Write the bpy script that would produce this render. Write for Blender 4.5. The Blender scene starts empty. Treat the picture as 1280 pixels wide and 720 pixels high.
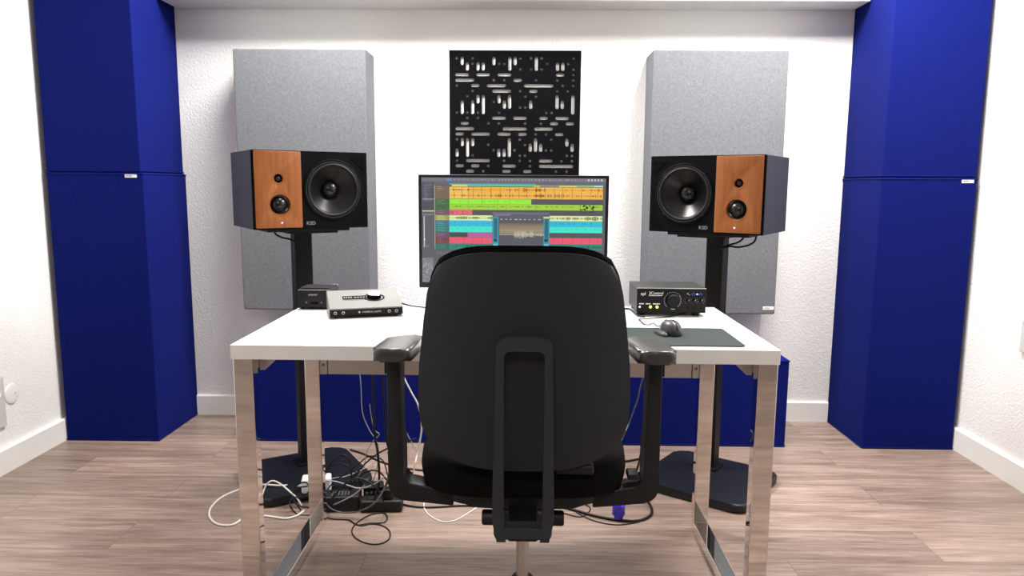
import bpy, bmesh, math, random
from mathutils import Vector, Matrix
random.seed(7)
PI = math.pi
scene = bpy.context.scene
COL = scene.collection

# ------------------------------------------------------------------ colours / materials
def s2l(c):
    return tuple(((v/255)/12.92 if v/255 <= .04045 else ((v/255+.055)/1.055)**2.4) for v in c) + (1.0,)

MATS = {}
def mat(name, rgb=(128,128,128), rough=.5, metal=0., spec=.5, emit=None, es=1., sheen=0., coat=0.):
    m = bpy.data.materials.new(name); m.use_nodes = True
    b = m.node_tree.nodes['Principled BSDF']
    b.inputs['Base Color'].default_value = s2l(rgb)
    b.inputs['Roughness'].default_value = rough
    b.inputs['Metallic'].default_value = metal
    b.inputs['Specular IOR Level'].default_value = spec
    if sheen: b.inputs['Sheen Weight'].default_value = sheen
    if coat: b.inputs['Coat Weight'].default_value = coat
    if emit is not None:
        b.inputs['Emission Color'].default_value = s2l(emit)
        b.inputs['Emission Strength'].default_value = es
    MATS[name] = m
    return m

def nodes(m): return m.node_tree.nodes, m.node_tree.links, m.node_tree.nodes['Principled BSDF']

def noise(m, scale, detail=4, rough=.6, vec=None, stretch=None):
    N, L, b = nodes(m)
    n = N.new('ShaderNodeTexNoise'); n.inputs['Scale'].default_value = scale
    n.inputs['Detail'].default_value = detail; n.inputs['Roughness'].default_value = rough
    tc = N.new('ShaderNodeTexCoord'); mp = N.new('ShaderNodeMapping')
    if stretch: mp.inputs['Scale'].default_value = stretch
    L.new(tc.outputs['Object'], mp.inputs['Vector']); L.new(mp.outputs['Vector'], n.inputs['Vector'])
    return n

def add_bump(m, tex_out, strength, dist):
    N, L, b = nodes(m)
    bp = N.new('ShaderNodeBump'); bp.inputs['Strength'].default_value = strength
    bp.inputs['Distance'].default_value = dist
    L.new(tex_out, bp.inputs['Height']); L.new(bp.outputs['Normal'], b.inputs['Normal'])

def vary(m, tex_out, c0, c1, p0=.35, p1=.65):
    N, L, b = nodes(m)
    r = N.new('ShaderNodeValToRGB')
    r.color_ramp.elements[0].position = p0; r.color_ramp.elements[0].color = s2l(c0)
    r.color_ramp.elements[1].position = p1; r.color_ramp.elements[1].color = s2l(c1)
    L.new(tex_out, r.inputs['Fac']); L.new(r.outputs['Color'], b.inputs['Base Color'])
    return r

# plaster with a coarse rolled texture
m = mat('plaster', (238,237,235), .85, spec=.2)
n = noise(m, 105, 3, .55); add_bump(m, n.outputs['Fac'], .5, .0055)
mat('rear_wall',(120,116,112),.9,spec=.1)
mat('ceiling_paint', (235,235,233), .9, spec=.2)
mat('bulkhead_paint', (205,203,200), .85, spec=.2)
mat('baseboard', (238,237,234), .45)

# wood laminate, boards running left-right
def floor_material():
    m = mat('floor_laminate', (165,142,128), .38)
    N, L, b = nodes(m)
    tc = N.new('ShaderNodeTexCoord')
    br = N.new('ShaderNodeTexBrick')
    br.inputs['Scale'].default_value = 1.0
    br.inputs['Brick Width'].default_value = 1.28; br.inputs['Row Height'].default_value = .192
    br.inputs['Mortar Size'].default_value = .0012; br.inputs['Mortar Smooth'].default_value = .1
    br.inputs['Color1'].default_value = (.25,.25,.25,1); br.inputs['Color2'].default_value = (.75,.75,.75,1)
    br.inputs['Mortar'].default_value = (.0,.0,.0,1); br.offset = .37
    L.new(tc.outputs['Object'], br.inputs['Vector'])
    def st(scale, sx, sy, det, dist=0):
        mp = N.new('ShaderNodeMapping'); mp.inputs['Scale'].default_value = (sx, sy, 1)
        n = N.new('ShaderNodeTexNoise'); n.inputs['Scale'].default_value = scale
        n.inputs['Detail'].default_value = det; n.inputs['Roughness'].default_value = .65
        n.inputs['Distortion'].default_value = dist
        # shift the grain per board so that it breaks at the joints
        add = N.new('ShaderNodeVectorMath'); add.operation = 'MULTIPLY_ADD'
        add.inputs[1].default_value = (7.3, 3.1, 0)
        L.new(br.outputs['Color'], add.inputs[0]); L.new(tc.outputs['Object'], add.inputs[2])
        L.new(add.outputs[0], mp.inputs['Vector']); L.new(mp.outputs['Vector'], n.inputs['Vector'])
        return n
    n1 = st(3.0, .7, 9, 6, .4); n2 = st(9.0, .8, 16, 5)
    mx = N.new('ShaderNodeMix'); mx.data_type = 'FLOAT'; mx.inputs[0].default_value = .45
    L.new(n1.outputs['Fac'], mx.inputs[2]); L.new(n2.outputs['Fac'], mx.inputs[3])
    r = N.new('ShaderNodeValToRGB'); e = r.color_ramp.elements
    e[0].position = .36; e[0].color = s2l((107,89,80)); e[1].position = .64; e[1].color = s2l((171,151,138))
    k = e.new(.5); k.color = s2l((141,121,110))
    L.new(mx.outputs[0], r.inputs['Fac'])
    # per-board tone
    hsv = N.new('ShaderNodeHueSaturation')
    mr = N.new('ShaderNodeMapRange'); mr.inputs[1].default_value = .25; mr.inputs[2].default_value = .75
    mr.inputs[3].default_value = .82; mr.inputs[4].default_value = 1.12
    L.new(br.outputs['Color'], mr.inputs[0]); L.new(mr.outputs[0], hsv.inputs['Value'])
    L.new(r.outputs['Color'], hsv.inputs['Color'])
    mm = N.new('ShaderNodeMix'); mm.data_type = 'RGBA'; mm.inputs[7].default_value = s2l((112,93,83))
    L.new(br.outputs['Fac'], mm.inputs[0]); L.new(hsv.outputs['Color'], mm.inputs[6])
    L.new(mm.outputs[2], b.inputs['Base Color'])
    bp = N.new('ShaderNodeBump'); bp.inputs['Strength'].default_value = .15; bp.inputs['Distance'].default_value = .002
    L.new(mx.outputs[0], bp.inputs['Height']); L.new(bp.outputs['Normal'], b.inputs['Normal'])
floor_material()

# fabrics
def fabric(name, rgb, c0, c1, scale=260, rough=.95, sheen=0.):
    m = mat(name, rgb, rough, spec=.12, sheen=sheen)
    N, L, b = nodes(m)
    a = noise(m, scale, 2, .5, stretch=(.25,1,2.2)); c = noise(m, scale, 2, .5, stretch=(2.2,1,.25))
    mx = N.new('ShaderNodeMix'); mx.data_type = 'FLOAT'; mx.inputs[0].default_value = .5
    L.new(a.outputs['Fac'], mx.inputs[2]); L.new(c.outputs['Fac'], mx.inputs[3])
    vary(m, mx.outputs[0], c0, c1, .38, .62); add_bump(m, mx.outputs[0], .25, .001)
    return m
fabric('grey_fabric', (128,130,135), (98,100,105), (120,122,127))
fabric('blue_fabric', (26,34,142), (6,17,89), (9,23,101), sheen=0.0)
fabric('seat_fabric', (11,11,12), (8,8,9), (14,14,15), 420)

mat('black_plastic', (18,20,23), .5, spec=.4)
m = mat('bar_plastic',(37,41,47),.42,spec=.5)
m = mat('shell_plastic', (29,33,39), .55, spec=.4); n = noise(m, 420, 2); add_bump(m, n.outputs['Fac'], .08, .0006)
mat('pad_rubber', (58,58,58), .3, spec=.6)
mat('cone_dark',(40,40,43),.4)
mat('rubber', (11,11,12), .5, spec=.35)
mat('cablesheen', (74,74,76), .35)
mat('wiregrey', (150,150,156), .4)
mat('whiterubber', (228,226,222), .45)
mat('white_plastic', (236,236,234), .4)
mat('chrome', (236,231,227), .04, metal=1.)
mat('brushed_steel', (196,193,190), .28, metal=1.)
m = mat('desk_white', (240,239,237), .38); n = noise(m, 14, 3); vary(m, n.outputs['Fac'], (238,237,235), (243,242,240))
mat('desk_edge', (230,224,218), .4)
mat('apron_silver', (190,182,174), .4, metal=.35)
mat('diffuser_black', (5,5,8), .7, spec=.06)
mat('speaker_black', (4,4,7), .55, spec=.12)
m = mat('speaker_side', (34,37,54), .55, spec=.35)
mat('stand_black', (6,6,9), .5, spec=.3)
m = mat('stand_base', (19,20,27), .42, spec=.4); n = noise(m, 300, 2); add_bump(m, n.outputs['Fac'], .06, .0005)
m = mat('walnut', (176,108,52), .38)
n = noise(m, 9, 5, .6, stretch=(9,1,.8)); vary(m, n.outputs['Fac'], (148,84,38), (171,104,52), .3, .7)
m = mat('cone', (15,15,18), .28, spec=.4)
n = noise(m, 420, 1); add_bump(m, n.outputs['Fac'], .3, .0006)
mat('dome', (12,13,16), .25)
mat('surround', (18,18,20), .5)
mat('deep_black', (4,4,5), .7, spec=.1)
mat('ring_metal', (120,121,126), .3, metal=.8)
mat('logo_silver', (190,190,194), .4, metal=.3)
mat('led_violet', (225,160,255), .3, emit=(215,150,255), es=2.2)
mat('led_blue', (130,150,255), .3, emit=(120,140,255), es=2.6)
mat('led_white', (230,235,255), .3, emit=(225,232,255), es=1.4)
mat('led_amber', (255,190,90), .3, emit=(255,180,70), es=2.4)
mat('print_blue', (110,130,230), .6)
mat('print_grey', (120,120,120), .6)
mat('print_white', (232,232,232), .6)
mat('print_orange', (240,190,140), .6)
mat('print_dark', (40,42,58), .6)
mat('tag_white', (240,240,240), .6)
mat('controller_black', (7,7,8), .5, spec=.25)
mat('controller_top', (34,36,38), .5, metal=.0, spec=.3)
mat('interface_silver', (120,120,118), .4, metal=.3)
mat('knob_silver', (226,226,224), .25, metal=.7)
mat('hub_black', (12,12,13), .5, spec=.3)
mat('hub_grey', (110,112,114), .4)
m = mat('mat_green', (46,55,54), .8, spec=.25); n = noise(m, 500, 1); add_bump(m, n.outputs['Fac'], .1, .0005)
mat('mouse_grey', (62,63,66), .36)
mat('mouse_dark', (30,30,33), .5)
mat('blue_plug', (46,30,190), .25, coat=.4)
mat('socket_white', (236,236,235), .4)
mat('socket_grey', (200,200,200), .45)
mat('lamp_white', (238,238,238), .5)

# ------------------------------------------------------------------ mesh helpers
def obj(name, bm, material, parent=None, angle=35, loc=None, rot=None):
    me = bpy.data.meshes.new(name)
    bmesh.ops.recalc_face_normals(bm, faces=bm.faces[:])
    bm.to_mesh(me); bm.free()
    mats = material if isinstance(material, (list, tuple)) else [material]
    for k in mats: me.materials.append(MATS[k])
    if angle:
        me.shade_smooth(); me.set_sharp_from_angle(angle=math.radians(angle))
    o = bpy.data.objects.new(name, me); COL.objects.link(o)
    if angle and len(me.polygons) < 700 and name not in ('arm_pad','seat_pan','seat_cushion','armrest'):
        w_ = o.modifiers.new('weighted','WEIGHTED_NORMAL'); w_.keep_sharp = True; w_.weight = 80
    if parent: o.parent = parent
    if loc: o.location = loc
    if rot: o.rotation_euler = rot
    return o

def thing(name, label, cat, loc=(0,0,0), rz=0., group=None):
    o = bpy.data.objects.new(name, None); COL.objects.link(o)
    o.empty_display_size = .05
    o.location = loc; o.rotation_euler = (0,0,rz)
    tag(o, label, cat, group); return o

def tag(o, label, cat, group=None):
    o['label'] = label; o['category'] = cat
    if group: o['group'] = group
    return o

def struct(o, label=None, cat=None):
    o['kind'] = 'structure'
    if label: o['label'] = label
    if cat: o['category'] = cat
    return o

def new(): return bmesh.new()

def bevel_new(bm, faces, w, seg=2, edges=None):
    es = edges if edges is not None else list({e for f in faces for e in f.edges})
    bmesh.ops.bevel(bm, geom=es, offset=w, segments=seg, profile=.5, affect='EDGES', clamp_overlap=True)

def box(bm, x0, x1, y0, y1, z0, z1, bev=0., seg=2, M=None, mi=0):
    vs = [bm.verts.new(p) for p in ((x0,y0,z0),(x1,y0,z0),(x1,y1,z0),(x0,y1,z0),(x0,y0,z1),(x1,y0,z1),(x1,y1,z1),(x0,y1,z1))]
    if M is not None:
        for v in vs: v.co = M @ v.co
    fs = [bm.faces.new([vs[i] for i in q]) for q in ((3,2,1,0),(4,5,6,7),(0,1,5,4),(1,2,6,5),(2,3,7,6),(3,0,4,7))]
    for f in fs: f.material_index = mi
    if bev: bevel_new(bm, fs, bev, seg)
    return bm

def prism(bm, pts, a0, a1, axis='z', bev=0., seg=2, fn=None, mi=0):
    """outline pts (2D) extruded along an axis from a0 to a1"""
    def P(p, a):
        q = {'z':(p[0],p[1],a), 'y':(p[0],a,p[1]), 'x':(a,p[0],p[1])}[axis]
        return fn(q) if fn else q
    n = len(pts)
    A = [bm.verts.new(P(p,a0)) for p in pts]; B = [bm.verts.new(P(p,a1)) for p in pts]
    fa = bm.faces.new(A[::-1]); fb = bm.faces.new(B)
    sd = [bm.faces.new((A[i],A[(i+1)%n],B[(i+1)%n],B[i])) for i in range(n)]
    for f in [fa,fb]+sd: f.material_index = mi
    if bev:
        es = list(fa.edges)+list(fb.edges)
        bmesh.ops.bevel(bm, geom=es, offset=bev, segments=seg, profile=.5, affect='EDGES', clamp_overlap=True)
    return bm

def ring_prism(bm, outer, inner, a0, a1, axis='y', fn=None):
    """a closed band between two outlines of equal length"""
    def P(p, a):
        q = {'z':(p[0],p[1],a), 'y':(p[0],a,p[1]), 'x':(a,p[0],p[1])}[axis]
        return fn(q) if fn else q
    n = len(outer)
    O0=[bm.verts.new(P(p,a0)) for p in outer]; O1=[bm.verts.new(P(p,a1)) for p in outer]
    I0=[bm.verts.new(P(p,a0)) for p in inner]; I1=[bm.verts.new(P(p,a1)) for p in inner]
    for i in range(n):
        j=(i+1)%n
        for q in ((O0[i],O0[j],I0[j],I0[i]),(O1[j],O1[i],I1[i],I1[j]),(O0[j],O0[i],O1[i],O1[j]),(I0[i],I0[j],I1[j],I1[i])):
            bm.faces.new(q)
    return bm

def rrect(x0, x1, y0, y1, r, n=6):
    out = []
    rs = r if isinstance(r, (list,tuple)) else (r,)*4
    for (cx,cy,a0,rr) in ((x1-rs[0],y0+rs[0],-PI/2,rs[0]),(x1-rs[1],y1-rs[1],0,rs[1]),(x0+rs[2],y1-rs[2],PI/2,rs[2]),(x0+rs[3],y0+rs[3],PI,rs[3])):
        for i in range(n+1):
            a = a0+PI/2*i/n; out.append((cx+rr*math.cos(a), cy+rr*math.sin(a)))
    return out

def lathe(bm, prof, n=40, M=None, mi=None):
    """prof: list of (r, h) around local +Z; r==0 closes; M maps to place"""
    rings = []
    for r,h in prof:
        if r <= 1e-6: rings.append([bm.verts.new((0,0,h))])
        else: rings.append([bm.verts.new((r*math.cos(2*PI*i/n), r*math.sin(2*PI*i/n), h)) for i in range(n)])
    if M is not None:
        for R in rings:
            for v in R: v.co = M @ v.co
    for k,(a,b) in enumerate(zip(rings, rings[1:])):
        for i in range(n):
            j=(i+1)%n
            if len(a)==1 and len(b)==1: continue
            if len(a)==1: f=bm.faces.new((a[0],b[i],b[j]))
            elif len(b)==1: f=bm.faces.new((a[i],a[j],b[0]))
            else: f=bm.faces.new((a[i],a[j],b[j],b[i]))
            if mi: f.material_index = mi[k]
    return bm

def spline(pts, k=6):
    P=[Vector(p) for p in pts]; out=[]
    for i in range(len(P)-1):
        p0=P[max(i-1,0)];p1=P[i];p2=P[i+1];p3=P[min(i+2,len(P)-1)]
        for s in range(k):
            t=s/k
            out.append(.5*((2*p1)+(p2-p0)*t+(2*p0-5*p1+4*p2-p3)*t*t+(3*p1-p0-3*p2+p3)*t**3))
    out.append(P[-1]); return out

def tube(bm, pts, r, n=8):
    pts=[Vector(p) for p in pts]; rings=[]
    t=(pts[1]-pts[0]).normalized()
    up=Vector((0,0,1)) if abs(t.z)<.9 else Vector((1,0,0))
    nrm=(up-t*up.dot(t)).normalized()
    for i,p in enumerate(pts):
        a=pts[max(i-1,0)];b=pts[min(i+1,len(pts)-1)]
        t=(b-a)
        t=t.normalized() if t.length>1e-9 else Vector((0,0,1))
        nrm=nrm-t*nrm.dot(t)
        nrm=nrm.normalized() if nrm.length>1e-6 else t.orthogonal().normalized()
        bn=t.cross(nrm)
        rings.append([bm.verts.new(p+(nrm*math.cos(2*PI*k/n)+bn*math.sin(2*PI*k/n))*r) for k in range(n)])
    for a,b in zip(rings,rings[1:]):
        for k in range(n): bm.faces.new((a[k],a[(k+1)%n],b[(k+1)%n],b[k]))
    bm.faces.new(rings[0][::-1]); bm.faces.new(rings[-1]); return bm

def sheet(bm, fa, fb, nu=24, nv=24):
    """closed body between two surfaces fa(u,v), fb(u,v) u,v in -1..1"""
    A=[[bm.verts.new(fa(-1+2*i/nu,-1+2*j/nv)) for j in range(nv+1)] for i in range(nu+1)]
    B=[[bm.verts.new(fb(-1+2*i/nu,-1+2*j/nv)) for j in range(nv+1)] for i in range(nu+1)]
    for i in range(nu):
        for j in range(nv):
            bm.faces.new((A[i][j],A[i+1][j],A[i+1][j+1],A[i][j+1]))
            bm.faces.new((B[i][j],B[i][j+1],B[i+1][j+1],B[i+1][j]))
    bd=[(i,0) for i in range(nu)]+[(nu,j) for j in range(nv)]+[(i,nv) for i in range(nu,0,-1)]+[(0,j) for j in range(nv,0,-1)]
    for q,(i,j) in enumerate(bd):
        i2,j2=bd[(q+1)%len(bd)]
        bm.faces.new((A[i2][j2],A[i][j],B[i][j],B[i2][j2]))
    return bm

def text_mesh(bm, s, size, M, align='LEFT', mi=0, depth=.0004, spacing=1.0):
    cu=bpy.data.curves.new('t','FONT'); cu.body=s; cu.size=size; cu.extrude=depth; cu.align_x=align
    cu.space_character=spacing; cu.resolution_u=3
    o=bpy.data.objects.new('t',cu); COL.objects.link(o)
    dg=bpy.context.evaluated_depsgraph_get(); me=bpy.data.meshes.new_from_object(o.evaluated_get(dg))
    bpy.data.objects.remove(o); bpy.data.curves.remove(cu)
    k=len(bm.faces); kv=len(bm.verts)
    bm.from_mesh(me); bpy.data.meshes.remove(me)
    bm.verts.ensure_lookup_table(); bm.faces.ensure_lookup_table()
    for v in bm.verts[kv:]: v.co = M @ v.co
    for f in bm.faces[k:]: f.material_index = mi
    return bm

def front_M(x, y, z):      # text lying on a face that looks to -Y
    return Matrix.Translation((x,y,z)) @ Matrix.Rotation(PI/2,4,'X')
def cyl_front(bm, x, y, z, prof, n=40, mi=None):   # lathe whose axis points to -Y
    return lathe(bm, prof, n, Matrix.Translation((x,y,z)) @ Matrix.Rotation(PI/2,4,'X'), mi)

def plate(bm, outline, holes, y0, y1, bev=0.):
    """plate in the XZ plane from y0 (front) to y1, with holes cut through"""
    cu=bpy.data.curves.new('p','CURVE'); cu.dimensions='2D'; cu.fill_mode='BOTH'
    cu.extrude=(y1-y0)/2-bev; cu.bevel_depth=bev; cu.bevel_resolution=1
    def poly(pts):
        sp=cu.splines.new('POLY'); sp.points.add(len(pts)-1)
        for q,p in zip(sp.points,pts): q.co=(p[0],p[1],0,1)
        sp.use_cyclic_u=True
    poly(outline)
    for h in holes: poly(h)
    o=bpy.data.objects.new('p',cu); COL.objects.link(o)
    dg=bpy.context.evaluated_depsgraph_get(); me=bpy.data.meshes.new_from_object(o.evaluated_get(dg))
    bpy.data.objects.remove(o); bpy.data.curves.remove(cu)
    kv=len(bm.verts); bm.from_mesh(me); bpy.data.meshes.remove(me); bm.verts.ensure_lookup_table()
    Mx=Matrix.Translation((0,(y0+y1)/2,0)) @ Matrix.Rotation(PI/2,4,'X')
    for v in bm.verts[kv:]: v.co=Mx@v.co
    bmesh.ops.remove_doubles(bm,verts=bm.verts[kv:],dist=1e-6)
    return bm
def circ(x,z,rad,n=56): return [(x+rad*math.cos(2*PI*i/n),z+rad*math.sin(2*PI*i/n)) for i in range(n)]

# ------------------------------------------------------------------ camera
F=918.; yaw=math.radians(.94); pit=math.radians(7.95); rol=math.radians(.38); H=1.12
fw=Vector((-math.sin(yaw)*math.cos(pit), math.cos(yaw)*math.cos(pit), -math.sin(pit)))
r0=Vector((math.cos(yaw), math.sin(yaw), 0)); u0=r0.cross(fw)
r=math.cos(rol)*r0+math.sin(rol)*u0; u=-math.sin(rol)*r0+math.cos(rol)*u0
cam=bpy.data.cameras.new('camera'); co=bpy.data.objects.new('camera',cam); COL.objects.link(co)
M=Matrix((r,u,-fw)).transposed().to_4x4(); M.translation=(0,0,H); co.matrix_world=M
cam.sensor_width=36; cam.sensor_fit='HORIZONTAL'; cam.lens=F/1280*36; cam.clip_start=.05
scene.camera=co

# ------------------------------------------------------------------ room
XL,XR,YB,YF,ZC=-2.02,1.878,3.46,-3.2,2.5
t=.1
struct(obj('floor', box(new(),XL-t,XR+t,YF-t,YB+t,-t,0),'floor_laminate',angle=0))
struct(obj('ceiling', box(new(),XL-t,XR+t,YF-t,YB+t,ZC,ZC+t),'ceiling_paint',angle=0))
struct(obj('wall_back', box(new(),XL-t,XR+t,YB,YB+t,0,ZC),'plaster',angle=0))
struct(obj('wall_left', box(new(),XL-t,XL,YF,YB,0,ZC),'plaster',angle=0))
struct(obj('wall_right', box(new(),XR,XR+t,YF,YB,0,ZC),'plaster',angle=0))
struct(obj('wall_front', box(new(),XL-t,XR+t,YF-t,YF,0,ZC),'rear_wall',angle=0))
HB=.098
def base_profile(y0,y1): return [(y0,0),(y1,0),(y1,HB-.006),(y1+(.006 if y0>y1 else -.006),HB),(y0,HB)]
bm=prism(new(),[(YB,0),(YB-.016,0),(YB-.016,HB-.005),(YB-.011,HB),(YB,HB)],-1.592,1.468,'x'); struct(obj('baseboard_back',bm,'baseboard',angle=0))
bm=prism(new(),[(XL,0),(XL+.02,0),(XL+.02,HB-.005),(XL+.015,HB),(XL,HB)],YF,YB,'y'); struct(obj('baseboard_left',bm,'baseboard',angle=0))
bm=prism(new(),[(XR,0),(XR-.016,0),(XR-.016,HB-.005),(XR-.011,HB),(XR,HB)],YF,YB,'y'); struct(obj('baseboard_right',bm,'baseboard',angle=0))
struct(obj('trim_1', box(new(),-1.585,1.463,YB-.175,YB,1.905,ZC,.004),'bulkhead_paint',angle=0))

# ------------------------------------------------------------------ ceiling lamps and an added fill lamp
def lamp(x,y,power,label,sz=.6,col=(1,.97,.93)):
    t_=thing('ceiling_light',label,'ceiling light',(x,y,ZC))
    o_=rrect(-sz/2-.02,sz/2+.02,-sz/2-.02,sz/2+.02,.01,3); i_=rrect(-sz/2,sz/2,-sz/2,sz/2,.004,3)
    obj('frame', ring_prism(new(),o_,i_,-.03,0,'z'),'lamp_white',t_)
    d=bpy.data.lights.new('lamp_light','AREA'); d.shape='SQUARE'; d.size=sz; d.energy=power; d.color=col
    lo=bpy.data.objects.new('lamp_light',d); COL.objects.link(lo); lo.parent=t_; lo.location=(0,0,-.02)
lamp(-.62,2.82,48,'square ceiling lamp above the left loudspeaker, over the desk')
lamp(1.05,2.65,50,'square ceiling lamp above the right loudspeaker, over the desk')
lamp(-.2,-.6,20,'added square fill lamp at the ceiling behind the office chair, over the open floor')  # unseen fill lamp, added to brighten the chair back and near floor

w=bpy.data.worlds.new('world'); scene.world=w; w.use_nodes=True
w.node_tree.nodes['Background'].inputs['Color'].default_value=(.8,.85,1,1)
w.node_tree.nodes['Background'].inputs['Strength'].default_value=.3

# ------------------------------------------------------------------ blue bass traps
def label_tag(parent, x, y, z, wd=.05, hd=.015):
    t_=obj('tag', box(new(),x,x+wd,y-.0012,y,z,z+hd,.0004,1),'tag_white',parent); t_['label']='small white sewn tag'
    obj('tag_print', text_mesh(new(),'HOFA',.0098,front_M(x+.004,y-.0014,z+.0042)),'print_dark',t_,angle=0)
def trap(name,label,loc,x0,x1,y0,y1,h,group,tx=None):
    t_=thing(name,label,'bass trap',loc,0,group)
    obj('cover', box(new(),x0,x1,y0,y1,0,h,.006,2),'blue_fabric',t_)
    # seam welts along the edges of the sewn cover
    for zz in (.006,h-.006):
        lp=[(x0-.0005,y1,zz),(x0-.0005,y0-.0005,zz),(x1+.0005,y0-.0005,zz),(x1+.0005,y1,zz)]
        obj('seam',tube(new(),lp,.0022,6),'blue_fabric',t_)
    if tx is not None: label_tag(t_,tx,y0,h-.021)
    return t_
g='blue corner bass traps'
trap('bass_trap','lower blue fabric bass trap standing on the floor in the left corner',(-1.793,3.262,0),-.203,.203,-.198,.196,1.163,g,.128)
trap('bass_trap','upper blue fabric bass trap stacked in the left corner',(-1.798,3.262,1.1635),-.198,.198,-.196,.196,1.2,g)
trap('bass_trap','lower blue fabric bass trap standing on the floor in the right corner',(1.6635,3.277,0),-.1945,.1945,-.196,.181,1.163,g,.131)
trap('bass_trap','upper blue fabric bass trap stacked in the right corner',(1.6635,3.279,1.1635),-.1925,.1925,-.195,.179,1.2,g)
trap('bass_trap','long low blue fabric bass trap lying on the floor behind the desk',(-.02,3.265,0),-1.165,1.16,-.178,.176,.388,None)

# ------------------------------------------------------------------ grey wall absorbers
def absorber(label,x0,x1,tagx=None):
    xc=(x0+x1)/2; hw=(x1-x0)/2
    t_=thing('acoustic_panel',label,'acoustic panel',(xc,YB,.552),0,'grey wall acoustic panels')
    obj('cover', box(new(),-hw,hw,-.18,0,0,1.15,.007,2),'grey_fabric',t_)
    if tagx is not None: label_tag(t_,tagx-xc,-.18,.021)
absorber('grey fabric acoustic panel on the back wall behind the left loudspeaker',-1.277,-.695)
absorber('grey fabric acoustic panel behind the right loudspeaker, small white tag at its corner',.547,1.131,1.075)

# ------------------------------------------------------------------ black slotted diffuser
def diffuser():
    S=.0242; hwid=.3; top=1.727; zc=top-.3
    H_=[]   # (col,row,cols,rows)
    dots={0:(0,3,12,14,16,22),1:(3,8,9,17,21),2:(12,14,16,22),3:(22,),4:(7,9,15,19,22),5:(0,20,22),6:(3,12,19,21),7:(2,13,15),
          8:(7,),9:(12,13),10:(0,2,4,8,17,18),11:(2,4),12:(6,8,13,16),14:(15,17),15:(0,12,18),16:(6,13),17:(7,11,17,18),
          18:(3,12,13,21,22),19:(0,9,12,14,20,22),20:(6,14),21:(5,19,21)}
    hs={3:((0,2),(4,6),(8,10),(19,20)),4:((0,3),(11,12)),5:((3,4),(6,9),(13,18)),6:((7,10),(14,15)),11:((7,9),(11,13),(16,17),(19,21)),
        12:((1,2),(18,19),(21,22)),13:((0,3),(9,13),(15,18)),14:((0,1),(3,6),(8,10),(12,13),(19,20)),19:((2,6),(16,18)),
        20:((0,1),(3,4),(9,11),(16,22)),21:((2,3),(9,10),(13,14))}
    vs={1:((0,1),),7:((0,1),(None,)),}
    V_=[(1,0,1),(7,0,1),(10,0,2),(11,0,1),(15,0,2),(2,1,2),(4,1,2),(5,1,2),(19,1,2),(20,1,2),(4,7,8),(5,7,10),(8,7,8),(10,7,9),(19,7,9),(22,7,10),
        (1,8,10),(3,8,10),(9,8,9),(14,8,9),(20,8,9),(1,15,16),(2,15,18),(3,15,16),(10,15,18),(15,15,17),(21,15,16),(14,16,17),(16,16,17),(22,16,17),
        (0,17,18),(8,17,18),(9,17,18)]
    slots=[]
    for r_,cs in dots.items():
        for c in cs: slots.append((c,r_,c,r_))
    for r_,cs in hs.items():
        for a,b in cs: slots.append((a,r_,b,r_))
    for c,a,b in V_: slots.append((c,a,c,b))
    cu=bpy.data.curves.new('d','CURVE'); cu.dimensions='2D'; cu.fill_mode='BOTH'; cu.extrude=.0048; cu.bevel_depth=0
    def poly(pts):
        s=cu.splines.new('POLY'); s.points.add(len(pts)-1)
        for q,p in zip(s.points,pts): q.co=(p[0],p[1],0,1)
        s.use_cyclic_u=True
    poly([(-hwid,-.3),(hwid,-.3),(hwid,.3),(-hwid,.3)])
    for c0,r_0,c1,r_1 in slots:
        rad=.0063 if (c0==c1 and r_0==r_1) else .0072
        x0=(c0-11)*S;x1=(c1-11)*S;y0=.3-.034-r_1*S;y1=.3-.034-r_0*S
        pts=[]
        if r_0==r_1:
            for i in range(9): a=-PI/2+PI*i/8; pts.append((x1+rad*math.cos(a),y0+rad*math.sin(a)))
            for i in range(9): a=PI/2+PI*i/8; pts.append((x0+rad*math.cos(a),y0+rad*math.sin(a)))
        else:
            for i in range(9): a=PI*i/8; pts.append((x0+rad*math.cos(a),y1+rad*math.sin(a)))
            for i in range(9): a=PI+PI*i/8; pts.append((x0+rad*math.cos(a),y0+rad*math.sin(a)))
        poly(pts)
    o=bpy.data.objects.new('d',cu); COL.objects.link(o)
    dg=bpy.context.evaluated_depsgraph_get(); me=bpy.data.meshes.new_from_object(o.evaluated_get(dg))
    bpy.data.objects.remove(o); bpy.data.curves.remove(cu)
    bm=new(); bm.from_mesh(me); bpy.data.meshes.remove(me)
    Mx=front_M(-.0495,YB-.0056,zc)
    for v in bm.verts: v.co=Mx@v.co
    d=obj('diffuser_panel',bm,'diffuser_black',angle=0)
    tag(d,'square black diffuser panel cut with rounded slots, on the back wall above the monitor','diffuser')
diffuser()

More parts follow.
